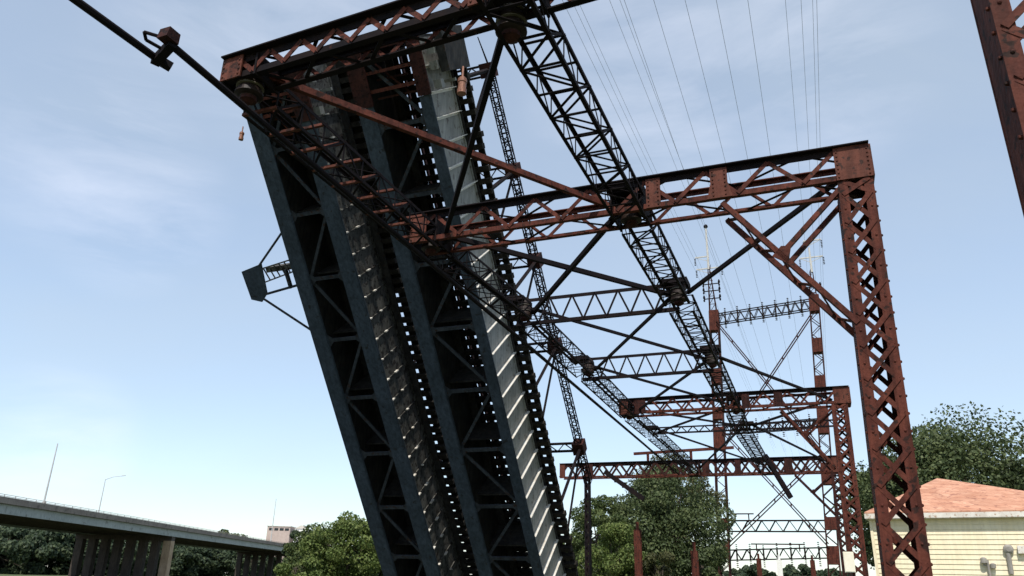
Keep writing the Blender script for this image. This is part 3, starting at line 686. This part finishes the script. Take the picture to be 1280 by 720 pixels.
mt = MB(); mt.box8([T(hs-.22, 7.28, 1.55), T(hs-.04, 7.28, 1.55), T(hs-.04, 7.62, 1.55), T(hs-.22, 7.62, 1.55), T(hs-.22, 7.28, 1.85), T(hs-.04, 7.28, 1.85), T(hs-.04, 7.62, 1.85), T(hs-.22, 7.62, 1.85)]); mt.build('junction_box', 'trim', house)
mt = MB(); mt.tube(T(hs-.14, 6.13, .5), T(hs-.14, 6.13, 1.28), .05); mt.lathe(T(hs-.16, 6.0, 1.15), [(.02, 0), (.13, .02), (.12, .2), (.05, .25)], 10); mt.lathe(T(hs-.16, 6.3, .95), [(.02, 0), (.10, .02), (.11, .18), (.04, .22)], 10); mt.bar(T(hs-.14, 5.95, 1.1), T(hs-.14, 6.4, 1.0), .05, .05); mt.build('wall_tap', 'meter', house)

T = T_
# cream box on the middle portal's column
bx = thing('cabinet_box', T(34.4, .65, .55), 'small cream cabinet mounted on the narrow red column beside the house', 'cabinet')
q = MB(); q.box8([T(34.32, .48, .62), T(34.5, .48, .62), T(34.5, .86, .62), T(34.32, .86, .62), T(34.32, .48, 1.38), T(34.5, .48, 1.38), T(34.5, .86, 1.38), T(34.32, .86, 1.38)]); q.build('case', 'cream', bx)
q = MB(); q.box8([T(34.30, .50, .65), T(34.318, .50, .65), T(34.318, .84, .65), T(34.30, .84, .65), T(34.30, .50, 1.35), T(34.318, .50, 1.35), T(34.318, .84, 1.35), T(34.30, .84, 1.35)]); q.build('door', 'cream', bx)
q = MB(); q.lathe(T(34.41, .67, .44), [(.05, 0), (.09, .04), (.09, .17)], 10); q.build('cable_gland', 'rubber', bx)

# red posts in front of the middle trees, small posts far down the line
def post(P, h, w_, label, m='rust', wtop=None):
    root = thing('steel_post', P, label, 'post', 'steel posts beside the line')
    q = MB(); q.bar(P, P+K*h, w_, .03, t)
    for sx in (-1, 1): q.bar(P+t*(sx*w_*.45), P+t*(sx*w_*.45)+K*h, .03, w_, b)
    q.build('shaft', m, root)
    q = MB(); q.slab([P+K*h-b*w_*.5-t*w_*.5, P+K*h+b*w_*.5-t*w_*.5, P+K*h+b*w_*.5+t*w_*.5, P+K*h-b*w_*.5+t*w_*.5], K*.03)
    q.bar(P+K*(h-.02), P+K*(h+.55), w_*.35, w_*.35); q.build('cap', m, root)
post(T(54, -12.05, GZ), 3.4-GZ, .45, 'red steel post standing nearer the leaf, before the bright green bush')
post(T(54, -8.3, GZ), 2.1-GZ, .42, 'shorter red steel post between the dark trees and the tower leg')
post(T(96, -7.6, GZ), 3.0-GZ, .5, 'dark red post under the low tower beam, nearest its left leg')
post(T(96, -5.4, GZ), 2.9-GZ, .55, 'white painted post under the middle of the low tower beam', 'white')
post(T(96, -1.9, GZ), 2.9-GZ, .5, 'red post under the right end of the low tower beam')
# hanging lattice arms at the farthest portal
def arm(p, q_, label):
    m = MB(); p = Vector(p); q_ = Vector(q_); m.bar(p, q_, .16, .30); x = (q_-p)
    for i in range(5): c = p+x*((i+.5)/5); m.bar(c-b*.12, c+b*.12, .16, .36)
    tag(m.build('hanging_arm', 'black'), label, 'bracket', 'dark arms hanging at the farthest portal')
arm(T(52.6, -13.9, 7.2), T(52.4, -11.2, 5.3), 'dark arm slanting down left of the tall middle trees')
arm(T(52.0, -3.2, 7.9), T(52.8, -1.9, 5.3), 'dark arm hanging below the right hand girder at the farthest portal')

# ------------------------------------------------------------------ highway bridge
HX0, HX1 = -82.0, -106.0
def hz(y): return 11.0-(y-150)*.0005
hw = thing('highway_bridge', (-94, 200, GZ), 'long concrete highway bridge with dark piers crossing at the lower left', 'bridge')
def hslab(x0, x1, y0, y1, za, zb_):
    return MB().box8([(x0, y0, hz(y0)+za), (x1, y0, hz(y0)+za), (x1, y1, hz(y1)+za), (x0, y1, hz(y1)+za), (x0, y0, hz(y0)+zb_), (x1, y0, hz(y0)+zb_), (x1, y1, hz(y1)+zb_), (x0, y1, hz(y1)+zb_)])
Y0, Y1 = 60, 620
hslab(HX0+.3, HX1-.3, Y0, Y1, -1.35, -1.0).build('deck', 'deckc', hw)
for x0 in (HX0+.32, HX1-.6): hslab(x0, x0+.28, Y0, Y1, -1.40, -.38).build('parapet', 'parapet', hw)
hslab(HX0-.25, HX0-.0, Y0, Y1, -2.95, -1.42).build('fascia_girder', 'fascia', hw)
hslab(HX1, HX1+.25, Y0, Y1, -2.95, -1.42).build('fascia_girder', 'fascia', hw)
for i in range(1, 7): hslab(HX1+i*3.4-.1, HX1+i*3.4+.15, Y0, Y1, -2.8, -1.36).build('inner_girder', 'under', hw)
q = MB()
for za in (-.30, -.05):
    q.box8([(HX0+.42, Y0, hz(Y0)+za), (HX0+.5, Y0, hz(Y0)+za), (HX0+.5, Y1, hz(Y1)+za), (HX0+.42, Y1, hz(Y1)+za), (HX0+.42, Y0, hz(Y0)+za+.07), (HX0+.5, Y0, hz(Y0)+za+.07), (HX0+.5, Y1, hz(Y1)+za+.07), (HX0+.42, Y1, hz(Y1)+za+.07)])
y = Y0
while y < Y1: q.bar((HX0+.46, y, hz(y)-.38), (HX0+.46, y, hz(y)+.02), .08, .08); y += 3.0
q.build('guard_rail', 'rail', hw)
for y in (60.5, 127, 200, 322, 440, 560):
    cap = MB(); cap.box8([(HX1+.1, y-1, hz(y)-4.0), (HX0-.15, y-1, hz(y)-4.0), (HX0-.15, y+1, hz(y)-4.0), (HX1+.1, y+1, hz(y)-4.0), (HX1+.1, y-1, hz(y)-2.96), (HX0-.15, y-1, hz(y)-2.96), (HX0-.15, y+1, hz(y)-2.96), (HX1+.1, y+1, hz(y)-2.96)])
    pc = cap.build('pier_cap', 'under', hw)
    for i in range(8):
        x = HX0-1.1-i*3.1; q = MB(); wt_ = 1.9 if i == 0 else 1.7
        q.bar((x, y, GZ-.3), (x, y, hz(y)-4.0), wt_, wt_*1.1, Vector((0, 1, 0))); q.build('pier_column', 'tan' if i == 0 else 'under', pc)  # front column coloured as sunlit, the rest darkened for shade below the deck

def lamp(x, y, h, arm_, label, cat='street lamp'):
    z0 = hz(y)-.4; root = thing('street_lamp', (x, y, z0), label, cat, 'lamp posts along the highway bridge')
    q = MB(); q.tube((x, y, z0), (x, y, z0+h), .17, .09); q.build('pole', 'galv', root)
    q = MB(); q.tube((x, y, z0), (x, y, z0+.5), .3, .24); q.build('base', 'galv', root)
    if arm_:
        q = MB(); q.tube((x, y, z0+h-.02), (x+arm_*.45, y, z0+h+.7), .08, .07); q.tube((x+arm_*.45, y, z0+h+.7), (x+arm_, y, z0+h+1.0), .07, .06); q.build('arm', 'galv', root)
        q = MB(); q.slab([(x+arm_-.2, y-.18, z0+h+.95), (x+arm_+.7, y-.14, z0+h+1.05), (x+arm_+.7, y+.14, z0+h+1.05), (x+arm_-.2, y+.18, z0+h+.95)], K*.14); q.build('lamp_head', 'galv', root)
lamp(-81.9, 141, 10.6, 0, 'tall bare pole, leftmost one on the highway bridge')
lamp(-103, 202, 11.0, 4.2, 'grey street lamp with a curved arm on the far side of the highway bridge')
lamp(-81.9, 282, 14.5, 0, 'thin pale pole beside the white truck on the highway bridge')

# pale building whose top shows above the highway deck
def bxx(x0, x1, y0, y1, z0, z1): return MB().box8([(x0, y0, z0), (x1, y0, z0), (x1, y1, z0), (x0, y1, z0), (x0, y0, z1), (x1, y0, z1), (x1, y1, z1), (x0, y1, z1)])
bx0, by0 = -130.5, 440
wb = thing('pale_building', (bx0+8, by0+5, GZ), 'pale flat roofed building showing just above the far end of the highway deck', 'building')
bxx(bx0, bx0+12.5, by0, by0+12, GZ, 24.4).build('wall', 'rail', wb)
bxx(bx0-.3, bx0+12.8, by0-.3, by0+12.3, 24.403, 24.8).build('roof', 'trim', wb)
for k in range(4): bxx(bx0+1+k*2.9, bx0+3.2+k*2.9, by0-.08, by0-.01, 22.3, 23.6).build('window', 'glass', wb)
bxx(bx0+14.5, bx0+21.5, by0+2, by0+10, GZ, 23.6).build('wall', 'white', wb)
q = MB(); q.slab([(bx0+14.2, by0+1.7, 23.6), (bx0+21.8, by0+1.7, 23.6), (bx0+18, by0+1.7, 25.6)], (0, 8.6, 0)); q.build('roof', 'trim', wb)

# small white house under the highway
def px_dir(az): return Vector((math.sin(az), math.cos(az), 0))
P = px_dir(-.478)*300
wh = thing('white_house', (P.x, P.y, GZ), 'small white gabled house glimpsed under the highway bridge', 'house')
q = MB(); q.box8([(P.x-2.6, P.y-4, GZ), (P.x+2.6, P.y-4, GZ), (P.x+2.6, P.y+4, GZ), (P.x-2.6, P.y+4, GZ), (P.x-2.6, P.y-4, 3.6), (P.x+2.6, P.y-4, 3.6), (P.x+2.6, P.y+4, 3.6), (P.x-2.6, P.y+4, 3.6)])
q.slab([(P.x-2.6, P.y-4, 3.6), (P.x+2.6, P.y-4, 3.6), (P.x, P.y-4, 5.6)], (0, .2, 0)); q.build('wall', 'white', wh)
q = MB(); q.slab([(P.x-3, P.y-4.3, 3.4), (P.x, P.y-4.3, 5.8), (P.x, P.y+4.3, 5.8), (P.x-3, P.y+4.3, 3.4)], (0, 0, .15)); q.slab([(P.x, P.y-4.3, 5.8), (P.x+3, P.y-4.3, 3.4), (P.x+3, P.y+4.3, 3.4), (P.x, P.y+4.3, 5.8)], (0, 0, .15)); q.build('roof', 'meter', wh)
q = MB(); q.box8([(P.x-.5, P.y-4.06, 1.2), (P.x+.5, P.y-4.06, 1.2), (P.x+.5, P.y-4.01, 1.2), (P.x-.5, P.y-4.01, 1.2), (P.x-.5, P.y-4.06, 2.6), (P.x+.5, P.y-4.06, 2.6), (P.x+.5, P.y-4.01, 2.6), (P.x-.5, P.y-4.01, 2.6)]); q.build('window', 'glass', wh)
# white pole at the left edge
P = px_dir(-.5655)*60
wp = thing('mooring_pole', (P.x, P.y, GZ-3), 'white pole at the lower left edge in front of the highway', 'pole')
q = MB(); q.tube((P.x, P.y, GZ-3), (P.x, P.y, 1.95), .22, .20); q.build('shaft', 'white', wp)
MB().lathe((P.x, P.y, 1.95), [(.24, 0), (.24, .1), (.02, .3)], 12).build('cap', 'white', wp)

# ------------------------------------------------------------------ trees
def tree(name, az, D, h, rx, m, label, group, nclump=26, nleaf=260, ls_=.32, low=.25, seed=0, ry=None, shape=1.0, zb=GZ, cx=0):
    rnd = random.Random(seed); P = px_dir(az)*D; base = Vector((P.x, P.y, zb)); H = h-zb
    root = thing(name, base, label, 'tree', group)
    tk_ = MB(); r0 = max(.12, H*.022)
    top = base+Vector((rnd.uniform(-.3, .3), rnd.uniform(-.3, .3), H*.62)); mid = base+Vector((rnd.uniform(-.2, .2), 0, H*.3))
    tk_.tube(base-K*.2, mid, r0, r0*.8, 9); tk_.tube(mid, top, r0*.8, r0*.35, 9)
    ry = ry or rx; cl = []
    lr_ = Vector((math.cos(az), -math.sin(az), 0)); fr_ = px_dir(az)
    for i in range(nclump):
        for _ in range(20):
            x, y_, z = rnd.uniform(-1, 1), rnd.uniform(-1, 1), rnd.uniform(-1, 1)
            if .25 < x*x+y_*y_+z*z < 1: break
        zz = H*(low+(1-low)*(z+1)/2)
        prof = 1.0 if z < 0 else (1-.35*shape*z)
        c = base + lr_*(x*rx*prof) + fr_*(y_*ry*prof) + K*(zz*(.93))
        rad = rnd.uniform(.20, .36)*min(rx, H*.5)
        cl.append((c, rad))
        st_ = base+K*(H*rnd.uniform(.3, .6))
        tk_.tube(st_, st_.lerp(c, .9), r0*.3, r0*.08, 5)
    tk_.build('trunk', 'bark', root)
    cr_ = MB()
    for c, rad in cl:
        for k in range(nleaf):
            while True:
                v = Vector((rnd.uniform(-1, 1), rnd.uniform(-1, 1), rnd.uniform(-1, 1)))
                if .03 < v.length_squared < 1: break
            v = v.normalized()*(v.length**.45)
            v.z *= .72
            p = c+v*rad*(1+.25*rnd.random())
            if p.z < zb+.1: continue
            a = Vector((rnd.gauss(0, 1), rnd.gauss(0, 1), rnd.gauss(0, 1)*.5)).normalized(); nn_ = (v.normalized()*.6+Vector((rnd.gauss(0, .6), rnd.gauss(0, .6), rnd.gauss(0, .5)+.35)))
            e1 = a.cross(nn_)
            if e1.length < .05: continue
            e1.normalize(); e2 = nn_.normalized().cross(e1); sz = ls_*rnd.uniform(.6, 1.25)
            e1 *= sz*.5; e2 *= sz*.36
            cr_.quad(p-e1, p-e2*.9, p+e1, p+e2)
    cr_.build('crown', m, root)
    return root
gT = 'broadleaf trees around the railway'
def az_px(x, y=720):
    F, PT, RO = 956.43, .3649, .0268
    fw = Vector((0, math.cos(PT), math.sin(PT))); up = Vector((0, -math.sin(PT), math.cos(PT))); rt = Vector((1, 0, 0))
    A_ = math.cos(RO)*rt+math.sin(RO)*up; B_ = -math.sin(RO)*rt+math.cos(RO)*up
    v = A_*((x-640)/F)-B_*((y-360)/F)+fw
    return math.atan2(v.x, v.y), v.z/math.hypot(v.x, v.y)
def treepx(name, x, ytop, D, wpx, m, label, group=gT, **kw):
    a, e_ = az_px(x, ytop); tree(name, a, D, e_*D, wpx*D/956/2, m, label, group, **kw)
# right: behind the house
treepx('oak_tree', 1190, 512, 62, 200, 'leafdark', 'large dark green oak rising behind the roof of the cream house', nclump=110, nleaf=520, ls_=.25, seed=3, low=.2)
treepx('oak_tree', 1098, 545, 66, 70, 'leafdark', 'narrow dark tree between the two right hand columns', nclump=46, nleaf=460, ls_=.25, seed=4, low=.15)
treepx('oak_tree', 1262, 566, 60, 90, 'leafdark', 'lower dark tree at the right edge behind the house roof', nclump=56, nleaf=460, ls_=.25, seed=5, low=.15)
# middle
treepx('broadleaf_tree', 838, 585, 80, 132, 'leafdark', 'tall dark tree in the middle behind the farthest portal', nclump=70, nleaf=560, ls_=.28, seed=17, low=.15)
treepx('broadleaf_tree', 842, 560, 90, 98, 'leafolive', 'olive brown tree top beside the tall middle tree', nclump=42, nleaf=420, ls_=.27, seed=12, low=.5)
treepx('broadleaf_tree', 792, 604, 88, 80, 'leafdark', 'dark irregular tree showing between the green tree and the tall middle tree', nclump=26, nleaf=420, ls_=.30, seed=18, low=.25)
treepx('broadleaf_tree', 748, 612, 78, 80, 'leafmid', 'mid green tree right beside the base of the leaf', nclump=40, nleaf=420, ls_=.28, seed=13, low=.1)
treepx('leafy_bush', 766, 652, 66, 92, 'leafbright', 'bright green bush at the foot of the nearer red post', nclump=46, nleaf=420, ls_=.22, seed=14, low=.05)
treepx('leafy_bush', 822, 682, 64, 46, 'leafolive', 'brownish bush between the two red posts', nclump=22, nleaf=420, ls_=.22, seed=15, low=.05)
treepx('leafy_bush', 874, 668, 70, 44, 'leafdark', 'dark bush beside the left tower leg', nclump=24, nleaf=420, ls_=.24, seed=16, low=.05)
# left of the leaf
treepx('dark_bush', 287, 660, 420, 42, 'leafdark', 'dark rounded treetop showing above the highway deck', 'trees between the highway and the leaf', nclump=22, nleaf=200, ls_=1.3, seed=29, low=.5)
gl = 'trees between the highway and the leaf'
treepx('broadleaf_tree', 440, 640, 130, 95, 'leafbright', 'bright green tree touching the left edge of the leaf', gl, nclump=60, nleaf=380, ls_=.42, seed=21, low=.1)
treepx('broadleaf_tree', 400, 655, 150, 70, 'leafmid', 'mid green tree at the end of the highway bridge', gl, nclump=46, nleaf=340, ls_=.46, seed=22, low=.1)
treepx('broadleaf_tree', 374, 652, 230, 26, 'leaffar', 'small dark tree peeping over the end of the highway deck', gl, nclump=14, nleaf=220, ls_=.8, seed=23, low=.2)
treepx('leafy_bush', 372, 690, 120, 56, 'leafbright', 'low bright bush in front of the last highway pier', gl, nclump=20, nleaf=260, ls_=.5, seed=24, low=.05)
treepx('broadleaf_tree', 478, 650, 140, 60, 'leafmid', 'tree mostly hidden behind the left edge of the leaf', gl, nclump=26, nleaf=260, ls_=.55, seed=25, low=.1)
gw = 'dark trees behind the highway piers'
for i, (x, yt, D, wpx) in enumerate(((2, 648, 270, 75), (48, 646, 290, 80), (92, 652, 300, 70), (150, 664, 320, 75), (205, 672, 340, 70), (245, 676, 360, 66), (295, 676, 400, 74), (338, 682, 440, 66))):
    wd = ['at the left edge', 'left of the white house', 'behind the white house', 'behind the left highway columns', 'behind the tan highway column', 'right of the tan highway column', 'in the middle of the right highway span', 'before the last highway pier'][i]
    treepx('forest_tree', x, yt, D, wpx*1.5, 'leaffar', 'dark green tree seen under the deck ' + wd, gw, nclump=90, nleaf=240, ls_=1.15, seed=40+i, low=-.12)
gf = 'far trees on the horizon'
for i, (x, yt, D, wpx) in enumerate(((905, 706, 230, 50), (945, 703, 260, 60), (1000, 704, 250, 56), (1036, 708, 260, 50))):
    wd = ['beside the left tower leg', 'under the low tower beam on its left', 'under the low tower beam on its right', 'beside the right tower leg'][i]
    treepx('distant_tree', x, yt, D, wpx, 'leaffar', 'low hazy far tree ' + wd, gf, nclump=40, nleaf=160, ls_=1.1, seed=60+i, low=.0)

# ------------------------------------------------------------------ light, sky, camera
sv = (-.55*t + .10*b + .80*K).normalized()
sun = bpy.data.lights.new('sun', 'SUN'); sun.energy = 3.0; sun.angle = R(.5); sun.color = (1, .95, .86)
so = bpy.data.objects.new('sun', sun); COL.objects.link(so); so.rotation_euler = sv.to_track_quat('Z', 'Y').to_euler(); so.location = (0, 0, 60)
W = bpy.data.worlds.new('World'); sc.world = W; W.use_nodes = True
nt = W.node_tree; N = nt.nodes; L = nt.links; bg = N['Background']
sk = N.new('ShaderNodeTexSky'); sk.sky_type = 'NISHITA'; sk.sun_disc = False
sk.sun_elevation = math.asin(sv.z); sk.sun_rotation = math.atan2(sv.x, sv.y); sk.air_density = 1.0; sk.dust_density = .5; sk.ozone_density = 1.6
tc = N.new('ShaderNodeTexCoord')
def cloud(scale, stretch, rot, lo, hi, a0, a1, dist=.6):
    mp = N.new('ShaderNodeMapping'); mp.inputs['Rotation'].default_value = rot; mp.inputs['Scale'].default_value = stretch
    L.new(tc.outputs['Generated'], mp.inputs[0])
    cn = N.new('ShaderNodeTexNoise'); cn.inputs['Scale'].default_value = scale; cn.inputs['Detail'].default_value = 10; cn.inputs['Roughness'].default_value = .6; cn.inputs['Distortion'].default_value = dist
    L.new(mp.outputs[0], cn.inputs['Vector'])
    cr = N.new('ShaderNodeValToRGB'); e = cr.color_ramp.elements
    e[0].position = lo; e[0].color = (a0, a0, a0, 1); e[1].position = hi; e[1].color = (a1, a1, a1, 1)
    L.new(cn.outputs[0], cr.inputs[0]); return cr.outputs[0]
def over(base, fac, col):
    mx = N.new('ShaderNodeMixRGB'); mx.inputs[2].default_value = (*col, 1); L.new(fac, mx.inputs[0]); L.new(base, mx.inputs[1]); return mx.outputs[0]
o1 = over(sk.outputs[0], cloud(1.1, (1, 1, 2), (0, 0, 0), .35, .75, .42, .62), (2.68, 3.06, 3.36))
# cirrus banks where the photograph has them: a soft cap round a direction times fibrous noise
def bank(dirv, r0, r1):
    dp = N.new('ShaderNodeVectorMath'); dp.operation = 'DOT_PRODUCT'; L.new(tc.outputs['Generated'], dp.inputs[0]); dp.inputs[1].default_value = dirv
    mr = N.new('ShaderNodeMapRange'); mr.inputs['From Min'].default_value = math.cos(R(r1)); mr.inputs['From Max'].default_value = math.cos(R(r0)); mr.interpolation_type = 'SMOOTHSTEP'
    L.new(dp.outputs['Value'], mr.inputs['Value']); return mr.outputs[0]
def mul(a, b_):
    m = N.new('ShaderNodeMath'); m.operation = 'MULTIPLY'; L.new(a, m.inputs[0]); L.new(b_, m.inputs[1]); return m.outputs[0]
def mxm(a, b_):
    m = N.new('ShaderNodeMath'); m.operation = 'MAXIMUM'; L.new(a, m.inputs[0]); L.new(b_, m.inputs[1]); return m.outputs[0]
wisp = cloud(1.5, (2.6, 2.0, 9), (R(10), R(-24), R(20)), .40, .80, 0, .34, .35)
caps = bank(Vector((-.30, .70, .65)).normalized(), 2, 13)
for v_, a_, c_ in (((-.44, .80, .40), 1, 7), ((-.24, .83, .50), 1, 6), ((-.50, .80, .46), 1, 8), ((.16, .80, .58), 2, 10), ((.35, .74, .58), 1, 9), ((-.50, .85, .13), 0, 6)):
    caps = mxm(caps, bank(Vector(v_).normalized(), a_, c_))
o2 = over(o1, mul(wisp, caps), (5.2, 5.3, 5.9))
L.new(o2, bg.inputs[0]); bg.inputs[1].default_value = .14

F, PT, RO = 956.43, .3649, .0268
fw = Vector((0, math.cos(PT), math.sin(PT))); up = Vector((0, -math.sin(PT), math.cos(PT))); rt = Vector((1, 0, 0))
A_ = math.cos(RO)*rt+math.sin(RO)*up; B_ = -math.sin(RO)*rt+math.cos(RO)*up
cam = bpy.data.cameras.new('camera'); co = bpy.data.objects.new('camera', cam); COL.objects.link(co)
co.matrix_world = Matrix(((A_.x, B_.x, -fw.x, 0), (A_.y, B_.y, -fw.y, 0), (A_.z, B_.z, -fw.z, 0), (0, 0, 0, 1)))
cam.sensor_width = 36; cam.lens = F/1280*36; cam.clip_start = .1; cam.clip_end = 6000
sc.camera = co
vs = sc.view_settings; vs.view_transform = 'Standard'; vs.look = 'None'; vs.gamma = 1; vs.exposure = .72
